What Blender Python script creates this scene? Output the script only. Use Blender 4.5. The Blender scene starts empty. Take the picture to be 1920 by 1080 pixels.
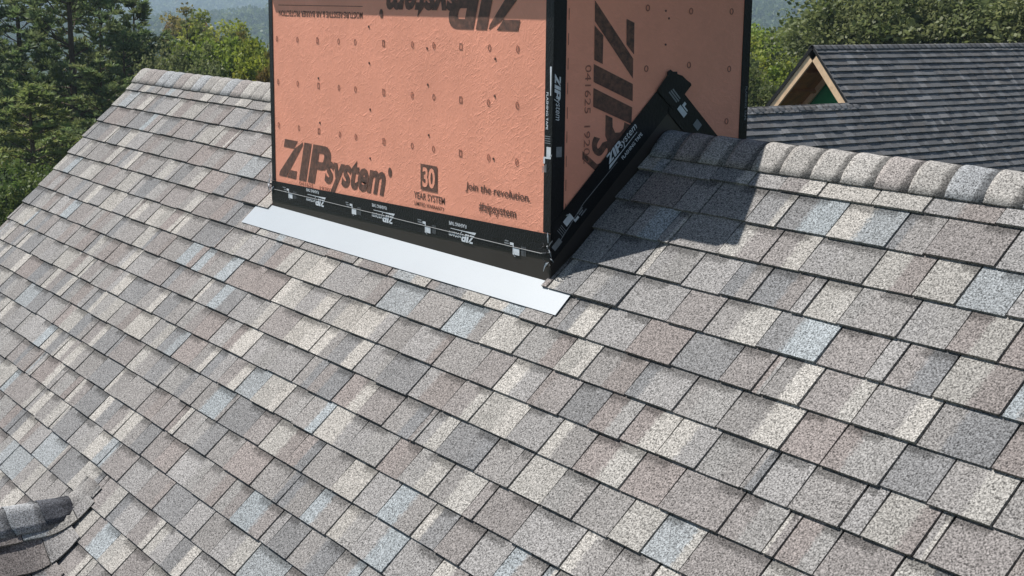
import bpy, math, random
import numpy as np
from math import radians, sin, cos, tan, pi
random.seed(7); RNG = np.random.default_rng(11)
scene = bpy.context.scene
C = scene.collection

# ------------------------------------------------------------------ camera
CAM = np.array([3.9763, -3.5006, 0.4529]); YAW, PITCH, ROLL, FPX = -0.9578, 0.1982, 0.0113, 2658.93
_f = np.array([sin(YAW)*cos(PITCH), cos(YAW)*cos(PITCH), -sin(PITCH)])
_r = np.array([cos(YAW), -sin(YAW), 0.0]); _u = np.cross(_r, _f)
CR = cos(ROLL)*_r + sin(ROLL)*_u; CU = -sin(ROLL)*_r + cos(ROLL)*_u
cd = bpy.data.cameras.new('camera'); cam = bpy.data.objects.new('camera', cd); C.objects.link(cam)
from mathutils import Matrix
cam.matrix_world = Matrix(((CR[0], CU[0], -_f[0], CAM[0]), (CR[1], CU[1], -_f[1], CAM[1]), (CR[2], CU[2], -_f[2], CAM[2]), (0, 0, 0, 1)))
cd.sensor_width = 36.0; cd.lens = FPX/1920*36.0; cd.clip_start = 0.05; cd.clip_end = 20000
scene.camera = cam

# ------------------------------------------------------------------ world, sun, exposure
SUN_AZ = radians(-114.0); SUN_EL = radians(55.5)
w = bpy.data.worlds.new('World'); scene.world = w; w.use_nodes = True
nt = w.node_tree; bg = nt.nodes['Background']
sky = nt.nodes.new('ShaderNodeTexSky'); sky.sky_type = 'NISHITA'; sky.sun_disc = False
sky.sun_elevation = SUN_EL; sky.sun_rotation = SUN_AZ % (2*pi); sky.air_density = 1.0; sky.dust_density = 0.6
nt.links.new(sky.outputs[0], bg.inputs[0]); bg.inputs[1].default_value = 0.05
sl = bpy.data.lights.new('sun', 'SUN'); sl.energy = 5.0; sl.angle = radians(0.55); sl.color = (1.0, 0.965, 0.915)
so = bpy.data.objects.new('sun', sl); C.objects.link(so)
from mathutils import Vector
sdir = Vector((sin(SUN_AZ)*cos(SUN_EL), cos(SUN_AZ)*cos(SUN_EL), sin(SUN_EL)))
so.rotation_euler = sdir.to_track_quat('Z', 'Y').to_euler(); so.location = (-8, -6, 14)
vs = scene.view_settings; vs.view_transform = 'Standard'; vs.look = 'None'; vs.gamma = 1; vs.use_curve_mapping = False; vs.exposure = 0.64

# ------------------------------------------------------------------ helpers
def s2l(c):
    c = np.asarray(c, float)/255.0
    return np.where(c <= 0.04045, c/12.92, ((c+0.055)/1.055)**2.4)
def project(P):
    P = np.asarray(P, float)-CAM
    d = P@_f; return np.stack([960+FPX*(P@CR)/d, 540-FPX*(P@CU)/d], -1), d
def at(px, py, dist):
    """point seen at a picture position at a horizontal distance from the camera"""
    d = _f+CR*(px-960)/FPX-CU*(py-540)/FPX
    return CAM+d*dist/math.hypot(d[0], d[1])

def mesh_np(name, V, F, attrs=None, smooth=False):
    V = np.asarray(V, np.float32); F = np.asarray(F, np.int32); n = F.shape[1]
    me = bpy.data.meshes.new(name)
    me.vertices.add(len(V)); me.vertices.foreach_set('co', V.ravel())
    me.loops.add(F.size); me.loops.foreach_set('vertex_index', F.ravel())
    me.polygons.add(len(F)); me.polygons.foreach_set('loop_start', np.arange(0, F.size, n, dtype=np.int32))
    me.polygons.foreach_set('loop_total', np.full(len(F), n, np.int32))
    me.polygons.foreach_set('use_smooth', np.full(len(F), bool(smooth), bool))
    me.update(calc_edges=True)
    for k, A in (attrs or {}).items():
        A = np.asarray(A, np.float32)
        if A.shape[1] == 3: A = np.hstack([A, np.ones((len(A), 1), np.float32)])
        at_ = me.attributes.new(k, 'FLOAT_COLOR', 'POINT'); at_.data.foreach_set('color', A.ravel())
    return me
def obj(name, me, mat=None, parent=None, loc=None):
    o = bpy.data.objects.new(name, me); C.objects.link(o)
    if mat is not None and me is not None and not me.materials: me.materials.append(mat)
    if loc is not None: o.location = loc
    if parent is not None: o.parent = parent
    return o
def empty(name, loc, label, cat, group=None):
    o = bpy.data.objects.new(name, None); C.objects.link(o); o.location = loc; o.empty_display_size = 0.2
    o['label'] = label; o['category'] = cat
    if group: o['group'] = group
    return o
class MB:
    def __init__(s): s.v = []; s.f = []
    def add(s, v, f):
        b = len(s.v); s.v += [tuple(map(float, p)) for p in v]; s.f += [tuple(b+i for i in q) for q in f]
    def hexa(s, p):   # 8 points: bottom 4 ccw, top 4 ccw
        s.add(p, [(3, 2, 1, 0), (4, 5, 6, 7), (0, 1, 5, 4), (1, 2, 6, 5), (2, 3, 7, 6), (3, 0, 4, 7)])
    def box(s, a, b):
        (x0, y0, z0), (x1, y1, z1) = a, b
        s.hexa([(x0, y0, z0), (x1, y0, z0), (x1, y1, z0), (x0, y1, z0), (x0, y0, z1), (x1, y0, z1), (x1, y1, z1), (x0, y1, z1)])
    def prism(s, pts, off):   # planar polygon extruded by vector
        n = len(pts); q = [tuple(np.add(p, off)) for p in pts]
        s.add(list(pts)+q, [tuple(range(n-1, -1, -1)), tuple(range(n, 2*n))]+[(i, (i+1) % n, n+(i+1) % n, n+i) for i in range(n)])
    def tube(s, pts, rads, n=7):
        pts = [np.array(p, float) for p in pts]; V = []; F = []
        for i, p in enumerate(pts):
            d = pts[min(i+1, len(pts)-1)]-pts[max(i-1, 0)]; d /= np.linalg.norm(d)+1e-9
            a = np.cross(d, (0.31, 0.92, 0.2)); a /= np.linalg.norm(a); b = np.cross(d, a)
            for k in range(n): V.append(p+rads[i]*(cos(2*pi*k/n)*a+sin(2*pi*k/n)*b))
        for i in range(len(pts)-1):
            for k in range(n): F.append((i*n+k, i*n+(k+1) % n, (i+1)*n+(k+1) % n, (i+1)*n+k))
        s.add(V, F)
    def build(s, name, mat, parent=None, smooth=False, loc=None):
        me = bpy.data.meshes.new(name); me.from_pydata(s.v, [], s.f)
        if smooth:
            for p in me.polygons: p.use_smooth = True
        me.validate(); me.update()
        return obj(name, me, mat, parent, loc)

# ------------------------------------------------------------------ materials
class NT:
    def __init__(s, name, rough=0.8, spec=0.3):
        s.m = bpy.data.materials.new(name); s.m.use_nodes = True; s.t = s.m.node_tree
        s.b = s.t.nodes['Principled BSDF']; s.b.inputs['Roughness'].default_value = rough
        s.b.inputs['Specular IOR Level'].default_value = spec
    def n(s, typ, **kw):
        nd = s.t.nodes.new('ShaderNode'+typ)
        for k, v in kw.items():
            if k.startswith('i_'):
                key = k[2:]; key = int(key) if key.isdigit() else key
                nd.inputs[key].default_value = v
            else: setattr(nd, k, v)
        return nd
    def l(s, a, b): s.t.links.new(a, b)
    def pos(s): return s.n('NewGeometry').outputs['Position']
    def noise(s, vec, scale, detail=3, rough=0.55, dist=0.0):
        nd = s.n('TexNoise'); nd.inputs['Scale'].default_value = scale; nd.inputs['Detail'].default_value = detail
        nd.inputs['Roughness'].default_value = rough; nd.inputs['Distortion'].default_value = dist
        if vec is not None: s.l(vec, nd.inputs['Vector'])
        return nd.outputs['Fac']
    def mr(s, v, a, b, c, d):
        nd = s.n('MapRange'); s.l(v, nd.inputs[0])
        for i, x in enumerate((a, b, c, d)): nd.inputs[i+1].default_value = x
        return nd.outputs[0]
    def math(s, op, a, b=None):
        nd = s.n('Math', operation=op)
        for i, x in enumerate((a, b)):
            if x is None: continue
            if isinstance(x, (int, float)): nd.inputs[i].default_value = x
            else: s.l(x, nd.inputs[i])
        return nd.outputs[0]
    def mix(s, f, a, b, mode='MIX'):
        nd = s.n('Mix', data_type='RGBA', blend_type=mode)
        for i, x in ((0, f), (6, a), (7, b)):
            if isinstance(x, (int, float)): nd.inputs[i].default_value = x
            elif isinstance(x, (tuple, list, np.ndarray)): nd.inputs[i].default_value = (*[float(q) for q in x[:3]], 1)
            else: s.l(x, nd.inputs[i])
        return nd.outputs[2]
    def scale(s, col, f):
        nd = s.n('VectorMath', operation='SCALE'); s.l(col, nd.inputs[0])
        if isinstance(f, (int, float)): nd.inputs['Scale'].default_value = f
        else: s.l(f, nd.inputs['Scale'])
        return nd.outputs[0]
    def color(s, c):
        if isinstance(c, (tuple, list, np.ndarray)): s.b.inputs['Base Color'].default_value = (*[float(q) for q in c[:3]], 1)
        else: s.l(c, s.b.inputs['Base Color'])
    def bump(s, h, strength, dist):
        nd = s.n('Bump'); nd.inputs['Strength'].default_value = strength; nd.inputs['Distance'].default_value = dist
        s.l(h, nd.inputs['Height']); s.l(nd.outputs[0], s.b.inputs['Normal'])

def plain(name, c, rough=0.7, spec=0.3, var=0.12, scale=6.0, bump=0.0):
    m = NT(name, rough, spec); p = m.pos()
    f = m.mr(m.noise(p, scale, 5), 0.25, 0.75, 1-var, 1+var)
    rgb = m.n('RGB'); rgb.outputs[0].default_value = (*[float(q) for q in c], 1)
    m.color(m.scale(rgb.outputs[0], f))
    if bump: m.bump(m.noise(p, scale*8, 4), bump, 0.004)
    return m.m
def shingle_mat(name, grain_lo, grain_hi, gs=210.0, stain=0.10):
    m = NT(name, 0.93, 0.22); p = m.pos()
    A = m.n('Attribute', attribute_name='cola').outputs['Color']; B = m.n('Attribute', attribute_name='colb').outputs['Color']
    par = m.n('SeparateColor'); m.l(m.n('Attribute', attribute_name='par').outputs['Color'], par.inputs[0])
    uv = m.n('SeparateColor'); m.l(m.n('Attribute', attribute_name='uvp').outputs['Color'], uv.inputs[0])
    n1 = m.noise(p, 70, 4, 0.7); wob = m.mr(n1, 0.2, 0.8, -0.13, 0.13)
    u = m.math('ADD', uv.outputs[0], m.math('MULTIPLY', wob, 0.7)); v = m.math('ADD', uv.outputs[1], wob)
    f = m.mr(m.math('SUBTRACT', u, par.outputs[0]), -0.045, 0.045, 0, 1)
    col = m.mix(f, A, B)
    # darker granule band printed under the course above, over part of each piece
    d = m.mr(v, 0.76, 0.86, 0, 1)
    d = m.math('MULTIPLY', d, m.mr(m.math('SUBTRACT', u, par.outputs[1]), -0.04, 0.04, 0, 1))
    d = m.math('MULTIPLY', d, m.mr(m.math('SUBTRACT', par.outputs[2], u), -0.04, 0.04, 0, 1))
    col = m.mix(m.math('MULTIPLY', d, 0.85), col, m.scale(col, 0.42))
    g = m.math('ADD', m.math('MULTIPLY', m.noise(p, gs, 1, 0.5, 0.6), 0.75), m.math('MULTIPLY', m.noise(p, gs*2.6, 1, 0.5), 0.25))
    col = m.scale(col, m.mr(g, 0.34, 0.66, grain_lo, grain_hi))
    col = m.scale(col, m.mr(m.noise(p, 1.7, 4), 0.3, 0.7, 1-stain, 1+stain))
    m.color(col); m.bump(g, 0.55, 0.003)
    return m.m
def leaf_mat(name, rough=0.55):
    m = bpy.data.materials.new(name); m.use_nodes = True; t = m.node_tree; t.nodes.clear()
    o = t.nodes.new('ShaderNodeOutputMaterial'); a = t.nodes.new('ShaderNodeAttribute'); a.attribute_name = 'tint'
    d = t.nodes.new('ShaderNodeBsdfPrincipled'); d.inputs['Roughness'].default_value = rough; d.inputs['Specular IOR Level'].default_value = 0.25
    tr = t.nodes.new('ShaderNodeBsdfTranslucent'); mx = t.nodes.new('ShaderNodeMixShader'); mx.inputs[0].default_value = 0.45
    t.links.new(a.outputs['Color'], d.inputs['Base Color']); t.links.new(a.outputs['Color'], tr.inputs['Color'])
    t.links.new(d.outputs[0], mx.inputs[1]); t.links.new(tr.outputs[0], mx.inputs[2]); t.links.new(mx.outputs[0], o.inputs[0])
    return m
def zip_panel_mat(name, c):
    m = NT(name, 0.52, 0.32); p = m.pos()
    hs = []
    for i, (rot, sc) in enumerate((((0.1, 0.45, 0.2), (20, 26, 85)), ((0.5, -0.75, 0.3), (26, 30, 105)), ((0.2, 1.35, -0.3), (16, 24, 75)))):
        m0 = m.n('Mapping'); m0.inputs['Rotation'].default_value = rot; m.l(p, m0.inputs[0])
        mp = m.n('Mapping'); mp.inputs['Scale'].default_value = sc; m.l(m0.outputs[0], mp.inputs[0])
        hs.append(m.mr(m.noise(mp.outputs[0], 1.0, 3, 0.6, 0.9), 0.50, 0.74, 0, 1))
    h = m.math('MAXIMUM', m.math('MAXIMUM', hs[0], hs[1]), m.math('MULTIPLY', hs[2], 0.8))
    h = m.math('MULTIPLY', h, m.mr(m.noise(p, 5.5, 4, 0.6), 0.35, 0.65, 0.35, 1.15))
    h = m.math('ADD', h, m.math('MULTIPLY', m.noise(p, 9, 4), 0.5))
    rgb = m.n('RGB'); rgb.outputs[0].default_value = (*c, 1)
    k = m.math('MULTIPLY', m.mr(m.noise(p, 3.5, 5, 0.6), 0.3, 0.7, 0.93, 1.07), m.mr(h, 0.2, 1.4, 0.95, 1.06))
    m.color(m.scale(rgb.outputs[0], k)); m.bump(h, 0.34, 0.004)
    return m.m
def ink_mat(name, c, c2):
    m = NT(name, 0.6, 0.3); p = m.pos()
    f = m.mr(m.noise(p, 45, 6, 0.75), 0.40, 0.72, 0, 1)
    m.color(m.mix(f, c, c2)); m.bump(m.noise(p, 60, 4), 0.3, 0.003)
    return m.m
PANEL_C = (0.87, 0.365, 0.245)
M = dict(
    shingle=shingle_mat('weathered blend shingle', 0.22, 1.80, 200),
    dark_shingle=shingle_mat('charcoal shingle', 0.8, 1.2, 60, 0.08),
    deck=plain('black underlay', (0.018, 0.018, 0.019), 0.9),
    vent=plain('ridge vent plastic', (0.012, 0.012, 0.013), 0.7),
    panel=zip_panel_mat('terracotta sheathing', PANEL_C),
    ink=ink_mat('printed ink', (0.085, 0.052, 0.042), (0.24, 0.115, 0.08)),
    thin_ink=ink_mat('faint printed ink', (0.24, 0.10, 0.07), (0.50, 0.20, 0.13)),
    tape=plain('black flashing tape', (0.008, 0.008, 0.009), 0.42, 0.28, 0.25, 14, 0.6),
    white_print=plain('white tape print', (0.62, 0.66, 0.70), 0.5, 0.3, 0.15, 60),
    grey_print=plain('grey tape print', (0.20, 0.215, 0.23), 0.5, 0.3, 0.2, 60),
    seam=plain('tape seam', (0.22, 0.22, 0.22), 0.4),
    brown_metal=plain('dark bronze flashing', (0.034, 0.027, 0.024), 0.42, 0.5, 0.12, 5, 0.08),
    white_metal=plain('white painted metal', (0.33, 0.36, 0.385), 0.38, 0.5, 0.03, 3, 0.03),
    fascia=plain('fascia paint', (0.5, 0.48, 0.45), 0.7),
    wall=plain('sheathed wall', (0.36, 0.34, 0.31), 0.8),
    lumber=plain('pale framing lumber', (0.80, 0.56, 0.35), 0.75, 0.3, 0.18, 9, 0.2),
    soffit=plain('brown wood soffit', (0.50, 0.24, 0.09), 0.8, 0.2, 0.25, 7, 0.2),
    green=plain('green sheathing', (0.05, 0.33, 0.14), 0.7, 0.3, 0.1, 4),
    bark=plain('bark', (0.10, 0.068, 0.048), 0.9, 0.2, 0.3, 8, 0.6),
    leaf=leaf_mat('foliage'),
)

# ------------------------------------------------------------------ terrain
def ground_z(x, y):
    x = np.asarray(x, float); y = np.asarray(y, float); r = np.hypot(x-CAM[0], y-CAM[1]); a = np.arctan2(x-CAM[0], y-CAM[1])
    z = -8.6+0*r
    z = z-5.5*np.clip((r-22)/50, 0, 1)-30*np.clip((r-75)/500, 0, 1)**0.8
    hill = lambda r0, wd, h: h*np.exp(-((r-r0)/wd)**2)
    z = z+hill(1150, 330, 1)*(33+9*np.sin(a*7+1.0)+6*np.sin(a*17))
    z = z+hill(2700, 600, 1)*(78+16*np.sin(a*5+2.2)+9*np.sin(a*13+.5))
    z = z+np.clip((r-3300)/2000, 0, 1)*110
    z = z+0.25*np.sin(x*0.31)*np.cos(y*0.27)
    return z
def build_ground():
    rr = np.concatenate([[0.0], np.geomspace(2, 5600, 110)]); na = 200
    an = np.linspace(0, 2*pi, na, endpoint=False)
    R, A = np.meshgrid(rr[1:], an, indexing='ij')
    X = CAM[0]+R*np.sin(A); Y = CAM[1]+R*np.cos(A)
    V = np.stack([X, Y, ground_z(X, Y)], -1).reshape(-1, 3)
    F = []
    for i in range(len(rr)-2):
        for k in range(na): F.append((i*na+k, (i+1)*na+k, (i+1)*na+(k+1) % na, i*na+(k+1) % na))
    c = len(V); V = np.vstack([V, [[CAM[0], CAM[1], -8.6]]])
    F += [(c, k, (k+1) % na, c) for k in range(0)]
    me = mesh_np('ground', V, F, smooth=True)
    m = NT('forest floor and grass', 0.95, 0.1); p = m.pos()
    f = m.mr(m.noise(p, 0.12, 6, 0.7), 0.35, 0.65, 0, 1)
    m.color(m.mix(f, (0.030, 0.045, 0.016), (0.075, 0.085, 0.03)))
    o = obj('ground', me, m.m); o['kind'] = 'structure'; o['label'] = 'wooded ground falling away from the house to hazy hills'
build_ground()

# ------------------------------------------------------------------ shingles
TH = 0.7756; CT, ST = cos(TH), sin(TH); EXPO = 0.143; S1 = 0.2039; XL = -5.268; XC = -2.2458; SF = 0.7527; YB = 0.3913
YF = -SF*CT; ZF = -SF*ST
PAL = [(s2l(c)*0.535, wt) for c, wt in (((162, 158, 155), 32), ((169, 166, 164), 24), ((159, 153, 150), 26), ((148, 147, 147), 14), ((171, 175, 177), 5),
                                      ((182, 178, 172), 8), ((161, 152, 148), 9), ((192, 187, 180), 4))]
BAND = [(s2l(c)*0.535, wt) for c, wt in (((199, 194, 187), 27), ((187, 183, 177), 18), ((175, 181, 184), 12), ((158, 150, 146), 20), ((147, 147, 148), 20), ((167, 164, 161), 20))]
CAPS = [(s2l(c)*0.60, wt) for c, wt in (((172, 168, 163), 30), ((180, 176, 171), 20), ((165, 158, 154), 16), ((170, 172, 174), 12), ((190, 186, 180), 8))]
DPAL = [(s2l(c)*1.65, wt) for c, wt in (((82, 82, 83), 30), ((89, 89, 90), 18), ((74, 74, 75), 20), ((103, 102, 102), 6), ((85, 83, 82), 16))]
def pick(pal):
    c = random.choices([p[0] for p in pal], [p[1] for p in pal])[0]
    return c*random.uniform(0.93, 1.07)
class Slope:
    """frame of a roof slope: a = along the eave, s = down the slope, h = above the deck"""
    def __init__(s, o, along, down, nor): s.o, s.a, s.d, s.n = [np.array(q, float) for q in (o, along, down, nor)]
    def __call__(s, a, d, h): return s.o+s.a*a+s.d*d+s.n*h
def cell(P, a0, a1, sa, sb, raise_, pal, warp=None, nseg=1, tuck=0.022):
    """one shingle tab: verts, faces, attributes"""
    h0, h1 = 0.003, 0.0120+raise_
    ja, jb = random.uniform(-.0012, .0012), random.uniform(-.0022, .0022)
    us = np.linspace(0, 1, nseg+1); V = []; UV = []
    for top in (0, 1):
        for j in (0, 1):            # j=0 lower edge, 1 upper edge
            for u in us:
                sl = (sb+jb+(u-.5)*ja) if j == 0 else sa-tuck
                h = ((h1 if j == 0 else h0) if top else (0.0015 if j == 0 else -0.001))
                p = P(a0+(a1-a0)*u+(ja if j else 0), sl, h)
                V.append(warp(p, h) if warp else p); UV.append((u, j*(1+tuck/(sb-sa)), 0))
    n = nseg+1; F = []
    for i in range(nseg):
        F += [(2*n+i, 2*n+i+1, 3*n+i+1, 3*n+i), (n+i, n+i+1, i+1, i), (i, i+1, 2*n+i+1, 2*n+i), (3*n+i, 3*n+i+1, n+i+1, n+i)]
    F += [(0, 2*n, 3*n, n), (nseg, n+nseg, 3*n+nseg, 2*n+nseg)]
    k = len(V); A = pick(pal); B = (pick(BAND) if pal is PAL else pick(pal)) if random.random() < 0.66 else A
    dk = random.random()
    d0, d1 = (0, random.uniform(.4, 1.2)) if dk < .5 else ((random.uniform(.2, .6), 2) if dk < .75 else (3, 3))
    par = (random.choice((random.uniform(.45, .8), random.uniform(.3, .6))), d0 if d0 else -1, d1)
    if random.random() < .4: A, B, par = B, A, (1-par[0], par[1], par[2])
    at_ = dict(cola=np.tile(A, (k, 1)), colb=np.tile(B, (k, 1)), par=np.tile(par, (k, 1)), uvp=np.array(UV))
    return np.array(V), np.array(F), at_
def flip_out(V, F): return F
def widths(a0, a1, lo=.13, hi=.255):
    out = []; a = a0-random.uniform(0, .15)
    while a < a1:
        r = random.random(); wd = random.uniform(lo, hi) if r > .09 else random.uniform(.035, .07)
        out.append((max(a, a0), min(a+wd, a1))); a += wd
    return [q for q in out if q[1]-q[0] > .012]
def emit(cells, parent, mat, limit, bigname='shingle_field', drop_hidden=False):
    """the largest in the picture become objects of their own, the rest one mesh"""
    ar = []
    for V, F, A in cells:
        uv, d = project(V)
        if (d < .3).any(): ar.append(0); continue
        q = uv[-4:] if len(V) == 8 else uv
        inside = ((uv[:, 0] > 0) & (uv[:, 0] < 1920) & (uv[:, 1] > 0) & (uv[:, 1] < 1080)).mean()
        ar.append(np.ptp(uv[:, 0])*np.ptp(uv[:, 1])*inside)
    order = np.argsort(ar)[::-1]; single = set(int(i) for i in order[:limit] if ar[i] > 0)
    VV, FF, AA, base = [], [], {k: [] for k in ('cola', 'colb', 'par', 'uvp')}, 0
    ploc = np.array(parent.matrix_world.translation) if parent else np.zeros(3)
    pl = parent
    off = np.zeros(3)
    while pl: off = off+np.array(pl.location); pl = pl.parent
    for i, (V, F, A) in enumerate(cells):
        if i in single:
            c = V.mean(0); me = mesh_np('shingle', V-c, F, A); obj('shingle', me, mat, parent, c-off)
        else:
            VV.append(V); FF.append(F+base); base += len(V)
            for k in AA: AA[k].append(A[k])
    if VV:
        me = mesh_np(bigname, np.vstack(VV)-off, np.vstack(FF), {k: np.vstack(a) for k, a in AA.items()})
        o = obj(bigname, me, mat, parent); o['kind'] = 'stuff'

def smax(a, b, k):
    h = max(k-abs(a-b), 0)/k
    return max(a, b)+h*h*k*0.25

# ------------------------------------------------------------------ the house under the camera
HB = np.array([0.0, 0.0, -8.6])
house = empty('house', HB, 'house with weathered grey-brown shingle roof filling the foreground', 'house')
PM = Slope((0, 0, 0), (1, 0, 0), (0, -CT, -ST), (0, -ST, CT))
XR_END = 5.4; SEND = S1+29*EXPO
mb = MB()
mb.hexa([tuple(PM(a, s, h)-HB) for h in (-.03, -.002) for a, s in ((XL+.01, 0), (XL+.01, SEND-.01), (XR_END, SEND-.01), (XR_END, 0))])
front_roof = mb.build('front_roof', M['deck'], house)
front_roof['label'] = 'shingled slope facing the viewer'
cells = []
for k in range(0, 30):
    sb = S1+(k)*EXPO if k > 0 else S1
    sa = sb-EXPO if k > 0 else 0.07
    if k == 0: sa, sb = 0.075, S1
    rng = [(XL+random.uniform(-.004, .006), XR_END)]
    lift = 0.0
    if sb < SF: rng = [(rng[0][0], XC-.004), (0.006, XR_END)]
    elif sa < SF: rng = [(rng[0][0], XC-.008), (-0.014, XR_END)]; lift = .006
    tooth = random.random() < .5
    for a0, a1 in rng:
        for c0, c1 in widths(a0, a1):
            tooth = not tooth
            g = random.uniform(.0026, .0040)
            ex = lift if (lift and (abs(c0) < .3 or abs(c1-XC) < .3)) else 0
            cells.append(cell(PM, c0+g, c1-g, sa, sb, (.0035 if tooth else .0)+ex+random.uniform(0, .0012), PAL))
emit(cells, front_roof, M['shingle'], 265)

# ridge vent and caps -------------------------------------------------------
def ridge_profile(hw, off, R=0.048, n=7):
    """cross section (lateral, height) of a rounded ridge, from one side to the other"""
    tl = R*tan(TH); pts = []
    apex = off/CT
    for i in range(3):
        s = hw+(tl-hw)*i/2.5
        if s > tl: pts.append((s*CT, apex-s*ST))
    cz = apex-R/CT
    for i in range(n+1):
        a = TH*(1-i/n)
        pts.append((R*sin(a), cz+R*cos(a)))
    L = pts+[(-x, z) for x, z in pts[-2::-1]]
    return L     # lateral positive = viewer side
def cap_mesh(x0, x1, lift_end, pal, place, dark, hw=.142, warp=None):
    """cap running from x0 (exposed end, proud) to x1 (tucked end)"""
    L = ridge_profile(hw, .0); n = len(L); V = []; UV = []
    st = [0, .12, .55, 1.0]
    for th in (0, 1):
        for u in st:
            for i, (l, z) in enumerate(L):
                e = abs(2*i/(n-1)-1)
                x = x0+(x1-x0)*u
                if u == 0: x += .016*max(0, (e-.80)/.2)**2*(1 if x1 > x0 else -1)
                hh = .014+lift_end*(1-u)-(0.005 if th == 0 else 0)
                nl = max(-1, min(1, l/.034))*ST; nz = math.sqrt(max(0, 1-nl*nl))
                p = np.array(place(x, l+nl*hh, z+nz*hh))
                V.append(warp(p) if warp else p); UV.append((u, .4, 0))
    F = []; m = len(st)
    idx = lambda t, j, i: t*m*n+j*n+i
    for j in range(m-1):
        for i in range(n-1):
            F.append((idx(1, j, i), idx(1, j, i+1), idx(1, j+1, i+1), idx(1, j+1, i)))
            F.append((idx(0, j+1, i), idx(0, j+1, i+1), idx(0, j, i+1), idx(0, j, i)))
    for i in range(n-1):
        F.append((idx(0, 0, i), idx(0, 0, i+1), idx(1, 0, i+1), idx(1, 0, i)))
        F.append((idx(1, m-1, i), idx(1, m-1, i+1), idx(0, m-1, i+1), idx(0, m-1, i)))
    for j in range(m-1):
        F.append((idx(0, j, 0), idx(1, j, 0), idx(1, j+1, 0), idx(0, j+1, 0)))
        F.append((idx(1, j, n-1), idx(0, j, n-1), idx(0, j+1, n-1), idx(1, j+1, n-1)))
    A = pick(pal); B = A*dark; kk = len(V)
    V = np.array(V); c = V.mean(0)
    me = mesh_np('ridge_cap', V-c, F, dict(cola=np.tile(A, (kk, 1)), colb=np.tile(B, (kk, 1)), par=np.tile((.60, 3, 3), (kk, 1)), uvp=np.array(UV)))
    me.polygons.foreach_set('use_smooth', np.array([i < 2*(m-1)*(n-1) for i in range(len(F))], bool))
    return me, c
def main_place(x, l, z): return (x, -l, z)
x = XL-.012
while x < XC-.03:
    ln = .143*random.uniform(.96, 1.04); x2 = min(x+ln+.035, XC-.004)
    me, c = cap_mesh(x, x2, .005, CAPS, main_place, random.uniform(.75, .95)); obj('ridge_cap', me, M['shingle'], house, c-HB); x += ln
x = .008
while x < XR_END:
    ln = .132*random.uniform(.96, 1.04)
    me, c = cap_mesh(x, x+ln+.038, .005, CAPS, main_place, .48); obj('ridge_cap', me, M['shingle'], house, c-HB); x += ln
for a, b in ((XL+.02, XC-.006), (.006, XR_END-.02)):
    mb = MB(); L = ridge_profile(.128, .0); h = .011
    prof = [(l+max(-1, min(1, l/.034))*ST*h, z+h*.75) for l, z in L]
    low = [(l, z-.004) for l, z in L]
    pts = prof+low[::-1]
    mb.prism([(a, -l, z) for l, z in pts], (b-a, 0, 0)); o = mb.build('ridge_vent', M['vent'], house); o.location = -HB
# back slope, walls, fascia -------------------------------------------------
mb = MB(); PBK = Slope((0, 0, 0), (1, 0, 0), (0, CT, -ST), (0, ST, CT))
mb.hexa([tuple(PBK(a, s, h)-HB) for h in (-.03, .006) for a, s in ((XL+.01, .02), (XR_END, .02), (XR_END, SEND), (XL+.01, SEND))])
mb.build('back_roof', M['deck'], house)
ye = SEND*CT-.35
for nm, a, b in (('wall', (XL+.3, -ye, -8.6), (XR_END-.3, -ye+.15, -SEND*ST+.1)), ('wall', (XL+.3, ye-.15, -8.6), (XR_END-.3, ye, -SEND*ST+.1))):
    mb = MB(); mb.box(np.subtract(a, HB), np.subtract(b, HB)); mb.build(nm, M['wall'], house)
for xx in (XL+.302, XR_END-.45):
    mb = MB(); zt = -.06
    mb.prism([tuple(np.array(p)-HB) for p in ((xx, -ye+.16, -8.6), (xx, ye-.16, -8.6), (xx, ye-.16, -(ye-.16)*tan(TH)+zt), (xx, 0, zt), (xx, -ye+.16, -(ye-.16)*tan(TH)+zt))], (.14, 0, 0))
    mb.build('gable_wall', M['wall'], house)
for sg in (1, -1):
    mb = MB(); P = PM if sg > 0 else PBK
    mb.hexa([tuple(P(a, s, h)-HB) for h in (-.17, -.033) for a, s in ((XL+.014, .13), (XL+.014, SEND-.012), (XL+.04, SEND-.012), (XL+.04, .13))])
    mb.build('rake_board', M['fascia'], house)
mb = MB(); mb.hexa([tuple(PM(a, s, h)-HB) for h in (-.20, -.033) for a, s in ((XL+.045, SEND-.035), (XL+.045, SEND-.012), (XR_END, SEND-.012), (XR_END, SEND-.035))])
mb.build('eave_board', M['fascia'], house)

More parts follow.
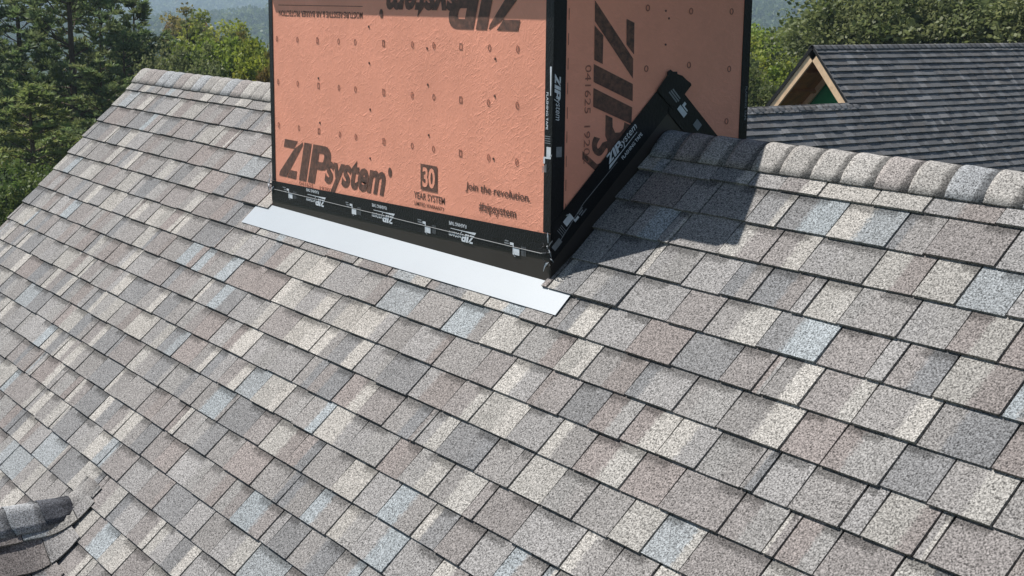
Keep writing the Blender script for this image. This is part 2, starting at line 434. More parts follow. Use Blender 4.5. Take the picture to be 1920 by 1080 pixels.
# cross gable at the lower left ---------------------------------------------
XG, YD = -1.778, -1.648; ZG = YD*tan(TH)
def cross_warp(p, h=0.0, k=.10):
    x, y, z = p
    zg = z-h; zm = y*tan(TH)+.012
    return np.array((x, y, smax(zg, zm, k)+h*1.2))
PG = Slope((XG, 0, ZG), (0, 1, 0), (CT, 0, -ST), (ST, 0, CT))
PG2 = Slope((XG, 0, ZG), (0, 1, 0), (-CT, 0, -ST), (-ST, 0, CT))
YEND = -4.3
mb = MB()
for P, sg in ((PG, 1), (PG2, -1)):
    sd = 1.7
    q = [(YEND, 0), (YD-.10, 0), (YD-.10-sd*CT, sd), (YEND, sd)]
    mb.hexa([tuple(P(a, s, h)-HB) for h in (-.03, -.002) for a, s in q])
cross = mb.build('cross_gable_roof', M['deck'], house)
gcells = []
for k in range(0, 12):
    sb = S1+k*EXPO-.03; sa = sb-EXPO
    if k == 0: sa = .06
    yv = YD-(sb*CT)+.10
    ws = widths(YEND, yv)
    for c0, c1 in ws:
        g = .0022; near = c1 > yv-.5
        gcells.append(cell(PG, c0+g, c1-g, sa, sb, random.uniform(0, .004), PAL, warp=cross_warp, nseg=8 if near else 1))
    for c0, c1 in widths(YEND, YD-sb*CT+.03):
        gcells.append(cell(PG2, c0+.002, c1-.002, sa, sb, random.uniform(0, .004), PAL))
emit(gcells, cross, M['shingle'], 30, 'cross_gable_shingles')
y = YD+.135; i = 0
def cross_place(x, l, z): return (XG+l, x, ZG+z)
def cwarp(p):
    x, y, z = p; return np.array((x, y, smax(z, y*tan(TH)+.022, .09)))
caps = []
caps = [YD-.225-.138*i for i in range(18, -1, -1)]
for i, y in enumerate(caps):
    last = i == len(caps)-1
    pal = [(s2l((96, 98, 104))*.6, 1)] if last else CAPS
    me, c = cap_mesh(y, y+.138+(.05 if not last else .0), .007, pal, cross_place, .62 if not last else .9, hw=.125 if last else .142, warp=cwarp)
    obj('ridge_cap', me, M['shingle'], house, c-HB)
me, c = cap_mesh(caps[-1]+.125, YD+.02, .001, [(s2l((160, 157, 154))*.6, 1)], cross_place, .9, hw=.12, warp=cwarp)
obj('ridge_cap', me, M['shingle'], house, c-HB)

# ------------------------------------------------------------------ chimney chase
HC = 0.60       # underside of the overhanging top, above the ridge
CB = np.array([XC/2, (YF+YB)/2, ZF-.35])
chim = empty('chimney_chase', CB, 'boxy terracotta-sheathed chimney chase straddling the ridge with black taped edges', 'chimney')
def cpart(mb, name, mat, parent=None, **k):
    mb.v = [tuple(np.array(p)-CB) for p in mb.v]
    return mb.build(name, M[mat], parent or chim, **k)
T = .012
def side_poly(x, inset=0):
    zl = lambda yy: -abs(yy)*tan(TH)-.03
    return [(x, YF+inset, zl(YF)), (x, 0, -.03), (x, YB-inset, zl(YB)), (x, YB-inset, HC), (x, YF+inset, HC)]
mb = MB(); mb.box((XC, YF, ZF-.03), (0, YF+T, HC)); front = cpart(mb, 'front_panel', 'panel'); front['label'] = 'sunlit front sheathing panel with printed lettering'
mb = MB(); mb.prism(side_poly(0, T+.0005), (-T, 0, 0)); side = cpart(mb, 'side_panel', 'panel'); side['label'] = 'shaded side sheathing panel'
mb = MB(); mb.prism(side_poly(XC, T+.0005), (T, 0, 0)); cpart(mb, 'side_panel', 'panel')
mb = MB(); mb.box((XC, YB-T, -YB*tan(TH)-.03), (0, YB, HC)); cpart(mb, 'back_panel', 'panel')
OV = .057
mb = MB(); mb.box((XC-OV, YF-OV, HC), (OV, YB+OV, HC+.10)); mb.box((XC-OV-.015, YF-OV-.015, HC+.101), (OV+.015, YB+OV+.015, HC+.13)); cpart(mb, 'top_cap', 'brown_metal')

# flashing -----------------------------------------------------------------
mb = MB(); t = .004
mb.hexa([(XC-.006, YF-t, ZF-.004), (.006, YF-t, ZF-.004), (.006, YF-.0005, ZF-.004), (XC-.006, YF-.0005, ZF-.004),
         (XC-.006, YF-t, ZF+.075), (.006, YF-t, ZF+.120), (.006, YF-.0005, ZF+.120), (XC-.006, YF-.0005, ZF+.075)])
cpart(mb, 'front_flashing', 'brown_metal')
pv = lambda d: d/CT       # perpendicular to the slope -> vertical
def slope_strip(lo, hi, x0, x1, y0, y1):
    """band on the side wall following the roof line, lo..hi measured at right angles to it"""
    f = lambda yy, d: -abs(yy)*tan(TH)+pv(d)
    return [(x0, y0, f(y0, lo)), (x0, y1, f(y1, lo)), (x0, y1, f(y1, hi)), (x0, y0, f(y0, hi))], (x1-x0, 0, 0)
for y0, y1 in ((YF-.004, 0), (0, YB)):
    mb = MB(); mb.prism(*slope_strip(-.02, .075, .0005, .004, y0, y1)); cpart(mb, 'side_flashing', 'brown_metal')
mb = MB()
nota = lambda x, s, h: PM(x, s, h)
mb.hexa([tuple(PM(a, s, h)) for h0 in (0, .0016) for a, s, h in ((-2.392, SF-.003, .0085+h0), (-2.388, .886, .0150+h0), (.161, .872, .0150+h0), (.152, SF-.003, .0085+h0))])
ap = cpart(mb, 'apron_flashing', 'white_metal'); ap['label'] = 'white metal apron flashing lying on the shingles below the front panel'

# tape ---------------------------------------------------------------------
def front_quad(pts, y0, y1): return [(a, y0, b) for a, b in pts], (0, y1-y0, 0)
mb = MB(); mb.prism(*front_quad([(XC-.004, -.490), (-.9, -.462), (.005, -.434), (.005, -.347), (-1.1, -.372), (XC-.004, -.396)], YF-.0045, YF-.0065)); base_tape = cpart(mb, 'base_tape', 'tape')
mb = MB(); mb.prism(*front_quad([(XC-.004, -.394), (XC+.030, -.394), (XC+.035, HC), (XC-.004, HC)], YF-.0006, YF-.0026)); cpart(mb, 'corner_tape', 'tape')
mb = MB(); mb.prism(*front_quad([(-.044, -.345), (.003, -.345), (.003, HC), (-.046, HC)], YF-.0006, YF-.0030)); ctape = cpart(mb, 'corner_tape', 'tape')
mb = MB(); mb.prism([(.0006, YF-.003, -.42), (.0006, YF+.052, -.36), (.0006, YF+.050, HC), (.0006, YF-.003, HC)], (.0022, 0, 0)); ctape2 = cpart(mb, 'corner_tape', 'tape')
mb = MB(); mb.prism([(.0006, YB-.038, -YB*tan(TH)), (.0006, YB+.003, -YB*tan(TH)-.02), (.0006, YB+.003, HC), (.0006, YB-.036, HC)], (.0022, 0, 0)); btape = cpart(mb, 'corner_tape', 'tape')
mb = MB(); mb.prism(*slope_strip(.055, .152, .0042, .0062, YF+.001, 0.0)); st1 = cpart(mb, 'slope_tape', 'tape')
mb = MB(); mb.prism(*slope_strip(.050, .148, .0066, .0086, -.01, YB-.002)); st2 = cpart(mb, 'slope_tape', 'tape')
patch = [(-.07, .142), (-.072, .149), (-.042, .183), (-.025, .201), (-.028, .212), (-.013, .221), (0, .213), (.02, .213), (.022, .204), (.046, .198), (.069, .181), (.089, .17), (.093, .162), (.069, .138), (.01, .075)]
mb = MB(); mb.prism([(.0090, a, b) for a, b in patch], (.002, 0, 0)); cpart(mb, 'tape_patch', 'tape')
# seam line along the base tape
mb = MB(); mb.tube([(XC, YF-.0075, -.436), (-1.99, YF-.0075, -.434), (-1.64, YF-.0075, -.4325), (-1.32, YF-.0075, -.431), (-.7, YF-.0075, -.428), (-.234, YF-.0075, -.4245), (-.05, YF-.0075, -.4225), (.004, YF-.0075, -.412)], [.0016]*8, 5); cpart(mb, 'tape_seam', 'seam', base_tape)
mb = MB(); mb.tube([(.0075, YF+.01, -.405), (.0075, -.40, -.40*tan(TH)+pv(.105)), (.0075, -.25, -.25*tan(TH)+pv(.10))], [.0013]*3, 5); cpart(mb, 'tape_seam', 'seam', st1)
# crumpled folds at the lower corners
for (cx, cz, sc, nm) in ((.004, -.425, 1.0, 0), (XC-.002, -.42, .8, 1)):
    for q in range(14):
        mb = MB(); a = np.array((cx+random.uniform(-.03, .012)*sc, YF-.008-random.uniform(0, .006), cz+random.uniform(-.055, .05)*sc))
        d = np.array((random.uniform(-.035, .035), random.uniform(-.005, .002), random.uniform(-.04, .04)))*sc
        mb.tube([a, a+d*.5+np.array((.004, -.003, .003)), a+d], [.0012, .0026, .0009], 4)
        cpart(mb, 'tape_fold', random.choice(['white_print', 'white_print', 'tape', 'grey_print']), base_tape)

# ------------------------------------------------------------------ print
_tc = {}
def text2d(s, bold=0.0, shear=0.0):
    key = (s, bold, shear)
    if key not in _tc:
        cu = bpy.data.curves.new('t', 'FONT'); cu.body = s; cu.offset = bold; cu.shear = shear; cu.resolution_u = 3; cu.fill_mode = 'FRONT' if hasattr(cu, 'fill_mode') else cu.fill_mode
        ob = bpy.data.objects.new('t', cu); C.objects.link(ob)
        dg = bpy.context.evaluated_depsgraph_get(); me = bpy.data.meshes.new_from_object(ob.evaluated_get(dg))
        V = np.array([v.co[:2] for v in me.vertices]); F = [tuple(p.vertices) for p in me.polygons]
        bpy.data.objects.remove(ob); bpy.data.curves.remove(cu); bpy.data.meshes.remove(me)
        lo, hi = V.min(0), V.max(0); _tc[key] = ((V-lo)/(hi-lo), F)
    return _tc[key]
_lay = [0]
def place2d(name, VF, o, u, v, mat, parent):
    """flat print: unit square spanned by u and v from corner o"""
    V, F = VF; o, u, v = [np.array(q, float) for q in (o, u, v)]
    me = bpy.data.meshes.new(name); me.from_pydata([tuple(o+u*a+v*b-CB) for a, b in V], [], F); me.update()
    # face the print outwards
    _lay[0] += 1; nn = np.array((1., 0, 0)) if abs(u[0])+abs(v[0]) < 1e-6 else np.array((0, -1., 0))
    me.transform(Matrix.Translation(Vector(nn*(_lay[0] % 5)*.00022)))
    return obj(name, me, M[mat], parent)
def text(name, s, o, u, v, mat, parent, bold=0.0, shear=0.0): return place2d(name, text2d(s, bold, shear), o, u, v, mat, parent)
def polys2d(ps):
    V = []; F = []
    for p in ps: F.append(tuple(range(len(V), len(V)+len(p)))); V += p
    return np.array(V, float), F
def sh(p, k=.36, w=1.0): return [(x+k*y, y) for x, y in p]
def arc(cx, cy, rx, ry, a0, a1, n=8): return [(cx+rx*cos(radians(a0+(a1-a0)*i/n)), cy+ry*sin(radians(a0+(a1-a0)*i/n))) for i in range(n+1)]
def zip_word():
    """the heavy slanted three-letter word of the logo, split by thin slits as printed"""
    Z = [[(.05, .80), (1.06, .80), (1.06, 1.0), (.05, 1.0)], [(.80, .77), (1.06, .77), (.40, .20), (.0, .20), (.0, .22)][:4], [(0, 0), (.98, 0), (.98, .20), (0, .20)]]
    Z = [[(.02, .79), (.62, .79), (.80, 1.0), (.02, 1.0)], [(.66, .79), (1.10, 1.0), (1.10, .90), (.42, .0), (-.02, .0), (-.02, .10)], [(.47, 0), (1.0, 0), (1.0, .21), (.62, .21)]]
    I = [[(1.18, 0), (1.60, 0), (1.60, 1.0), (1.18, 1.0)]]
    Pp = [[(1.70, 0), (2.10, 0), (2.10, 1.0), (1.70, 1.0)], [(2.10, .80), (2.10, 1.0), (2.38, 1.0)]+arc(2.38, .69, .40, .31, 90, -90, 10)+[(2.10, .38), (2.10, .58), (2.34, .58)]+arc(2.34, .69, .07, .11, -90, 90, 5)]
    V, F = polys2d([sh(p) for p in Z+I+Pp])
    return V, F
ZW = zip_word()
def zip_at(name, o, u, v, width, height, mat, parent):
    V, F = ZW; W = V[:, 0].max(); V2 = np.stack([V[:, 0]/W, V[:, 1]], 1)
    return place2d(name, (V2, F), o, np.array(u)*width, np.array(v)*height, mat, parent)
X, Z_, Y = np.array((1., 0, 0)), np.array((0, 0, 1.)), np.array((0, 1., 0))
yp = YF-.0009
fp = lambda x, z: (x, yp, z)
# lower logo
zip_at('printed_logo', fp(-2.172, -.364), X, Z_, .525, .179, 'ink', front)
text('printed_logo', 'system', fp(-1.712, -.392), X*.548, Z_*.172, 'ink', front, .036, .30)
place2d('printed_mark', polys2d([arc(.5, .5, .5, .5, 0, 330, 11)]), fp(-1.142, -.262), X*.030, Z_*.040, 'ink', front)
# year badge
mb_ = polys2d([[(0, 0), (1, 0), (1, 1), (0, 1)]])
place2d('printed_badge', mb_, fp(-.882, -.285), X*.126, Z_*.103, 'ink', front)
o_ = text('printed_number', '30', (-.866, yp-.0016, -.274), X*.094, Z_*.081, 'panel', front, .03)
text('printed_text', 'YEAR SYSTEM', fp(-.935, -.327), X*.234, Z_*.028, 'ink', front, .012)
text('printed_text', 'LIMITED WARRANTY', fp(-.930, -.354), X*.226, Z_*.015, 'ink', front, .012)
text('printed_text', 'Join the revolution.', fp(-.552, -.258), X*.424, Z_*.040, 'ink', front, .012, .1)
text('printed_text', '#zipsystem', fp(-.458, -.329), X*.243, Z_*.044, 'ink', front, .012)
text('printed_stamp', '041625', fp(-1.965, -.386), X*.14, Z_*.017, 'thin_ink', front)
text('printed_stamp', '19202', fp(-1.76, -.386), X*.12, Z_*.017, 'thin_ink', front)
# upper logo, printed upside down
zip_at('printed_logo', fp(-.150, .538), -X, -Z_, .525, .182, 'ink', front)
text('printed_logo', 'system', fp(-.600, .566), -X*.548, -Z_*.172, 'ink', front, .036, .30)
place2d('printed_mark', polys2d([arc(.5, .5, .5, .5, 0, 330, 11)]), fp(-1.205, .388), X*.030, Z_*.036, 'ink', front)
text('printed_text', 'MOISTURE-RESISTIVE & AIR BARRIER PROTECTION', fp(-1.348, .409), -X*.795, -Z_*.027, 'ink', front, .014)
place2d('printed_rule', mb_, fp(-2.146, .431), X*.80, Z_*.003, 'thin_ink', front)
# nail guide marks and nail heads
ring = ([(.5+.5*cos(a), .5+.5*sin(a)) for a in np.linspace(0, 2*pi, 11)[:-1]]+[(.5+.26*cos(a), .5+.34*sin(a)) for a in np.linspace(0, 2*pi, 11)[:-1]])
ringF = [(i, (i+1) % 10, 10+(i+1) % 10, 10+i) for i in range(10)]
sq = [(0, 0), (1, 0), (1, 1), (0, 1), (.24, .18), (.76, .18), (.76, .82), (.24, .82)]; sqF = [(i, (i+1) % 4, 4+(i+1) % 4, 4+i) for i in range(4)]
xs = [-2.165, -1.957, -1.755, -1.56, -1.413, -1.174, -.943, -.781, -.589, -.396, -.213]
for zz, dz in ((.280, .015), (.081, .014), (-.122, .013)):
    for i, xx in enumerate(xs):
        s = (np.array(sq), sqF) if i in (2, 5, 8) else (np.array(ring), ringF)
        place2d('nail_guide', s, fp(xx-.013+random.uniform(-.003, .003), zz+dz*(xx+2.165)/1.95-.016), X*.021, Z_*.027, 'thin_ink', front)
for xx, zz in ((-1.296, .35), (-.833, .276), (-1.294, .2), (-.358, .253), (-.828, .135), (-1.29, .007), (-.36, .118), (-.821, -.063), (-1.294, -.2), (-.364, -.114), (-1.749, -.083), (-1.757, .115)):
    mb = MB(); mb.tube([(xx, YF, zz), (xx, YF-.0025, zz)], [.0055, .005], 7); mb.add([(xx+.005*cos(a), YF-.0025, zz+.005*sin(a)) for a in np.linspace(0, 2*pi, 8)[:-1]], [tuple(range(6, -1, -1))]); cpart(mb, 'nail_head', 'ink', front)
# side panel print (reads downwards)
xp = .0009
sp = lambda y, z: (xp, y, z)
def side_poly2(ps): return (np.array([p for q in ps for p in q]), [tuple(range(sum(len(r) for r in ps[:i]), sum(len(r) for r in ps[:i+1]))) for i in range(len(ps))])
def side_shape(name, pts, mat='ink'): return place2d(name, (np.array(pts, float), [tuple(range(len(pts)))]), (xp, 0, 0), Y, Z_, mat, side)
side_shape('printed_logo', [(-.364, .467), (-.362, .394), (-.182, .191), (-.183, .262)])
side_shape('printed_logo', [(-.219, .403), (-.182, .389), (-.180, .277), (-.216, .312)])
side_shape('printed_logo', [(-.363, .380), (-.323, .345), (-.323, .245), (-.361, .260)])
side_shape('printed_logo', [(-.363, .246), (-.182, .172), (-.181, .110), (-.362, .183)])
side_shape('printed_logo', [(-.362, .162), (-.182, .088), (-.184, .028), (-.362, .096)])
side_shape('printed_logo', [(-.304, .066), (-.272, .053), (-.270, .02), (-.258, .0), (-.235, .0), (-.220, .012), (-.216, .036), (-.188, .024), (-.187, -.005), (-.205, -.045), (-.245, -.062), (-.285, -.045), (-.303, -.01)])
text('printed_logo', 'system', sp(-.405, -.010), -Z_*.52, Y*.16, 'ink', side, .022, .30)
text('printed_stamp', '041625', sp(-.400, .243), -Z_*.170, Y*.027, 'thin_ink', side)
text('printed_stamp', '19202', sp(-.400, .030), -Z_*.135, Y*.027, 'thin_ink', side)
for i in range(9):
    z = .443-i*.085
    place2d('edge_tick', mb_, sp(-.478, z-.045), Y*.003, Z_*.040, 'thin_ink', side)
for yy, zz in ((-.119, .444), (.089, .434), (.293, .434), (-.118, .228), (.088, .238), (.292, .22), (.289, .023)):
    place2d('nail_guide', (np.array(ring), ringF), sp(yy-.013, zz-.015), Y*.021, Z_*.025, 'thin_ink', side)
for yy, zz in ((-.036, .432), (-.02, .405), (-.032, .311)):
    mb = MB(); mb.prism([(.0006, yy+.004*cos(a), zz+.004*sin(a)) for a in np.linspace(0, 2*pi, 8)[:-1]], (.002, 0, 0)); cpart(mb, 'nail_head', 'ink', side)

# tape print
def tape_logo(parent, o, u, v, mat='white_print', wd=.215, tape=True):
    """logo block: heavy word, light word, a wedge bar and two small words"""
    o, u, v = np.array(o, float), np.array(u, float), np.array(v, float)
    zip_at('tape_logo', o+v*.022, u, v, .090, .032, mat, parent)
    text('tape_logo', 'system', o+u*.076+v*.016, u*.105, v*.030, mat, parent, .0, .30)
    place2d('tape_logo', polys2d([[(0, 0), (.85, .35), (2, .45), (2, .65), (.92, .65), (.1, 1)]]), o-u*.012+v*.008, u*.09, v*.010, mat, parent)
    if tape: text('tape_logo', 'FLASHING TAPE', o+u*.055-v*.014, u*.125, v*.014, mat, parent, .015)
def tape_icon(parent, o, u, v, mat='white_print'):
    o, u, v = np.array(o, float), np.array(u, float), np.array(v, float)
    place2d('tape_icon', polys2d([[(0, 0), (.36, 0), (.36, .9), (0, .9)]]), o, u*.11, v*.028, mat, parent)
    place2d('tape_icon', polys2d([[(.42, .62), (.48, .62), (.48, -.55), (.80, -.55), (.80, -.25), (.56, -.25), (.56, .78), (.3, .98), (.42, .98)]]), o, u*.075, v*.032, mat, parent)
    for r in range(3):
        place2d('tape_icon', polys2d([[(0, 0), (1, 0), (1, 1), (0, 1)]]), o+u*(.062+.004*r)-v*(.004+.009*r), u*random.uniform(.022, .034), v*.005, 'grey_print', parent)
    for r in range(4):
        place2d('tape_icon', polys2d([[(0, 0), (1, 0), (1, 1), (0, 1)]]), o-u*.038+u*.008*r-v*.012, u*.0025, v*.034, 'grey_print', parent)
yt = YF-.0070
for xr in (-2.026, -1.408, -.797, -.182):
    tape_icon(base_tape, (xr, yt, -.434+(xr+2)*.004), -X, -Z_)
for xr in (-1.702, -1.090, -.480):
    tape_logo(base_tape, (xr, yt, -.408+(xr+2)*.006), -X, -Z_)
# corner tape: word wraps onto the side, small words on the front
zip_at('tape_logo', (.0031, -.535, .214), -Z_, Y, .090, .026, 'white_print', ctape2)
text('tape_logo', 'system', (.0031, -.536, .138), -Z_*.085, Y*.026, 'white_print', ctape2, 0, .3)
place2d('tape_logo', polys2d([[(0, .2), (1, .5), (1, .9), (0, 1)]]), (-.020, YF-.0033, .239), -Z_*.10, X*.012, 'white_print', ctape)
text('tape_logo', 'FLASHING TAPE', (-.036, YF-.0033, .150), -Z_*.130, X*.012, 'white_print', ctape, .015)
tape_icon(ctape, (-.030, YF-.0033, -.04), -Z_, X)
place2d('tape_icon', mb_, (.0031, -.523, -.075), Y*.024, Z_*.036, 'grey_print', ctape2)
text('tape_logo', 'SEAL', (-.034, YF-.0033, .44), -Z_*.06, X*.016, 'grey_print', ctape, .02) if False else None
text('tape_logo', 'FLASHING TAPE', (.0031, YB-.014, .150), -Z_*.13, Y*.010, 'grey_print', btape, .015)
# slope tape on the shaded side: reads up the slope
us = np.array((0, CT, ST)); vsn = np.array((0, -ST, CT))
so_ = lambda s, d: np.array((.0066, 0, 0))+us*(-s)+vsn*d
tape_logo(st1, so_(.283, .098), us, vsn)
tape_icon(st1, so_(.565, .10), us, vsn)
place2d('tape_icon', mb_, so_(.66, .075), us*.045, vsn*.022, 'grey_print', st1)
us2 = np.array((0, CT, -ST)); vs2 = np.array((0, ST, CT))
so2 = lambda s, d: np.array((.0112, 0, 0))+us2*s+vs2*d
place2d('tape_icon', polys2d([[(0, 0), (1, 0), (1, 1), (0, 1)]]), so2(-.035, .072), us2*.048, vs2*.022, 'white_print', st2)
place2d('tape_icon', polys2d([[(0, 0), (1, 0), (1, .3), (.35, .3), (.35, 1), (0, 1)]]), so2(-.028, .098), us2*.036, vs2*.018, 'white_print', st2)
for r in range(3): place2d('tape_icon', mb_, so2(-.11+.003*r, .085+.010*r), us2*random.uniform(.05, .06), vs2*.006, 'grey_print', st2)
place2d('tape_icon', mb_, so2(.065, .085), us2*.035, vs2*.03, 'grey_print', st2)

# ------------------------------------------------------------------ neighbouring house
TN = math.atan(1.06); CN, SN = cos(TN), sin(TN)
NX, NZ, NY = -13.80, -.215, 15.46
NB = np.array((NX, 20.0, -10.0))
nb = empty('neighbour_house', NB, 'neighbouring house with dark charcoal shingle roof and unfinished gable', 'house')
NP = Slope((NX, 0, NZ), (0, 1, 0), (CN, 0, -SN), (SN, 0, CN)); NPB = Slope((NX, 0, NZ), (0, 1, 0), (-CN, 0, -SN), (-SN, 0, CN))
def npart(mb, name, mat, parent=None, **k):
    mb.v = [tuple(np.array(p)-NB) for p in mb.v]; return mb.build(name, M[mat], parent or nb, **k)
LO = .92; SL = LO/CN; NEND = 6.2; Y0, Y1 = 8.0, 34.0
mb = MB()
mb.hexa([tuple(NP(a, s, h)) for h in (-.05, -.002) for a, s in ((NY, 0), (Y1, 0), (Y1, SL), (NY, SL))])
mb.hexa([tuple(NP(a, s, h)) for h in (-.05, -.002) for a, s in ((Y0, SL), (Y1, SL), (Y1, NEND), (Y0, NEND))])
nroof = npart(mb, 'front_roof', 'deck')
mb = MB(); mb.hexa([tuple(NPB(a, s, h)) for h in (-.05, .004) for a, s in ((NY, .02), (NY, NEND), (Y1, NEND), (Y1, .02))]); npart(mb, 'back_roof', 'deck')
NPL = Slope((NX+LO, 0, NZ-LO*1.06), (0, 1, 0), (-CN, 0, -SN), (-SN, 0, CN))
mb = MB(); mb.hexa([tuple(NPL(a, s, h)) for h in (-.05, .004) for a, s in ((Y0, .02), (Y0, 4), (NY+.6, 4), (NY+.6, .02))]); npart(mb, 'lower_back_roof', 'deck')
cells = []
ncourse = int(NEND/EXPO)
for k in range(ncourse):
    sa, sb = k*EXPO+.05, (k+1)*EXPO+.05
    a0 = NY-.03 if sb < SL+.02 else Y0
    for c0, c1 in widths(a0, Y1, .14, .30):
        cells.append(cell(NP, c0+.002, c1-.002, sa, sb, random.choice((.010, .013, .016)), DPAL))
emit(cells, nroof, M['dark_shingle'], 300)
for (px, pz, y0, y1) in ((NX, NZ, NY-.03, Y1), (NX+LO, NZ-LO*1.06, Y0, NY+.12)):
    y = y0
    while y < min(y1, 26):
        ln = .15
        L = ridge_profile(.14, .0); 
        def npl(x, l, z, px=px, pz=pz): return (px+l, x, pz+z)
        me, c = cap_mesh(y, y+ln+.03, .008, DPAL, npl, .7); obj('ridge_cap', me, M['dark_shingle'], nb, c-NB); y += ln
# gable end
for P, sg in ((NP, 1), (NPB, -1)):
    L2 = 1.55 if sg < 0 else SL+.03
    mb = MB(); mb.hexa([tuple(P(a, s, h)) for h in (-.190, -.052) for a, s in ((NY-.005, .0 if sg > 0 else .0), (NY-.005, L2), (NY+.035, L2), (NY+.035, .0))]); npart(mb, 'rake_board', 'lumber')
    mb = MB(); mb.hexa([tuple(P(a, s, h)) for h in (-.075, -.055) for a, s in ((NY+.036, .03), (NY+.036, L2), (NY+.95, L2), (NY+.95, .03))]); npart(mb, 'soffit', 'soffit')
    mb = MB(); mb.hexa([tuple(P(a, s, h)) for h in (-.18, -.077) for a, s in ((NY+.80, .1), (NY+.80, L2), (NY+.84, L2), (NY+.84, .1))]); npart(mb, 'rafter', 'lumber')
    mb = MB(); mb.hexa([tuple(P(a, s, h)) for h in (-.052, .012) for a, s in ((NY-.022, .0), (NY-.022, L2), (NY-.006, L2), (NY-.006, .0))]); npart(mb, 'drip_edge', 'vent')
for s in (.55, 1.05):
    mb = MB(); mb.hexa([tuple(NPB(a, q, h)) for h in (-.16, -.077) for a, q in ((NY+.036, s), (NY+.036, s+.04), (NY+.80, s+.04), (NY+.80, s))]); npart(mb, 'lookout_block', 'soffit')
mb = MB(); mb.prism([(NX-2.6, NY+.92, NZ-2.85), (NX+.9, NY+.92, NZ-2.85), (NX+.9, NY+.92, NZ-1.05), (NX, NY+.92, NZ-.09), (NX-2.6, NY+.92, NZ-2.80)], (0, .03, 0)); gw = npart(mb, 'gable_wall', 'green')
V, F = ZW
me = bpy.data.meshes.new('printed_logo'); me.from_pydata([tuple(np.array((NX-.10+a*.13, NY+.917, NZ-.68+b*.14))-NB) for a, b in V], [], F); obj('printed_logo', me, M['vent'], gw)
mb = MB(); mb.box((NX+.42, NY+.912, NZ-1.05), (NX+.50, NY+.918, NZ-.55)); npart(mb, 'seam_tape', 'tape', gw)
for a, b in (((NX-4.0, Y0+.3, -10), (NX-3.85, Y1-.3, NZ-4.1)), ((NX+3.7, Y0+.3, -10), (NX+3.85, Y1-.3, NZ-4.1))):
    mb = MB(); mb.box(a, b); npart(mb, 'wall', 'wall')
for yy in (Y0+.3, Y1-.45):
    mb = MB(); mb.prism([(NX-3.8, yy, -10), (NX+3.65, yy, -10), (NX+3.65, yy, NZ-4.2), (NX+.75, yy, NZ-1.2), (NX-3.8, yy, NZ-4.2)], (0, .14, 0)); npart(mb, 'wall', 'wall')

# ------------------------------------------------------------------ trees
def cards(Cn, D, L, Wd, tint):
    """quads centred on Cn along direction D with length L and width Wd"""
    n = len(Cn); r = RNG.normal(size=(n, 3)); S = np.cross(D, r); S /= np.linalg.norm(S, axis=1, keepdims=True)+1e-9
    D = D*(L/2)[:, None]; S = S*(Wd/2)[:, None]
    V = np.stack([Cn-D, Cn+S*1.0, Cn+D, Cn-S*1.0], 1).reshape(-1, 3)
    F = np.arange(4*n).reshape(-1, 4)
    return V, F, np.repeat(tint, 4, axis=0)
def unit(n):
    v = RNG.normal(size=(n, 3)); return v/np.linalg.norm(v, axis=1, keepdims=True)
def pine_meshes(H, rmax, c0, seed, dens=1.0, lowfrac=.22):
    rng = random.Random(seed); tr = MB()
    bend = [rng.uniform(-.25, .25), rng.uniform(-.25, .25)]
    axis = lambda t: np.array((bend[0]*sin(t*2.5), bend[1]*sin(t*2.1), t*H))
    tr.tube([axis(t) for t in np.linspace(0, .99, 9)], [H*.013*(1-t)**.8+.02 for t in np.linspace(0, .99, 9)], 8)
    Cs, Ds, Ls, Ws, Ts = [], [], [], [], []
    z = lowfrac*H
    base = np.array(c0)
    while z < H*.995:
        t = (z/H-lowfrac)/(1-lowfrac)
        prof = (min(1, (t+.12)/.28))*(1-t)**.55+.08
        for b in range(rng.randint(3, 5)):
            az = rng.uniform(0, 2*pi); ln = rmax*prof*rng.uniform(.55, 1.2)
            if rng.random() < .12: continue
            up = rng.uniform(.0, .45)+t*.5
            p0 = axis(z/H); d = np.array((cos(az), sin(az), up)); pts = [p0]
            for q in (.4, .75, 1.0): pts.append(p0+d*ln*q+np.array((0, 0, -.10*ln*q*(1-q)*4+.12*ln*q*q)))
            tr.tube(pts, [.035*(1-t)+.012, .022, .014, .006], 4)
            nt_ = max(4, int(ln*6.0*dens))
            for q in range(nt_):
                f = rng.uniform(.38, 1.05); i = min(2, int(f*3)); 
                pc = p0+d*ln*f+np.array((rng.gauss(0, .20), rng.gauss(0, .20), rng.gauss(.05, .12)))*(.5+ln*.25)
                m = int(14*dens)+4; dirs = unit(m); dirs[:, 2] = np.abs(dirs[:, 2])*.9+.12; dirs += np.array((cos(az), sin(az), 0))*.35
                dirs /= np.linalg.norm(dirs, axis=1, keepdims=True)
                L = RNG.uniform(.20, .36, m); Cs.append(pc+dirs*L[:, None]*.5); Ds.append(dirs); Ls.append(L); Ws.append(RNG.uniform(.045, .085, m))
                tn = base*rng.uniform(.7, 1.35)*np.array((rng.uniform(.9, 1.15), 1, rng.uniform(.85, 1.1)))
                Ts.append(np.tile(tn, (m, 1)))
        z += rng.uniform(.28, .48)
    V, F, Tn = cards(np.vstack(Cs), np.vstack(Ds), np.concatenate(Ls), np.concatenate(Ws), np.vstack(Ts))
    tm = bpy.data.meshes.new('trunk'); tm.from_pydata(tr.v, [], tr.f); tm.materials.append(M['bark'])
    cm = mesh_np('crown', V, F, dict(tint=Tn)); cm.materials.append(M['leaf'])
    return tm, cm
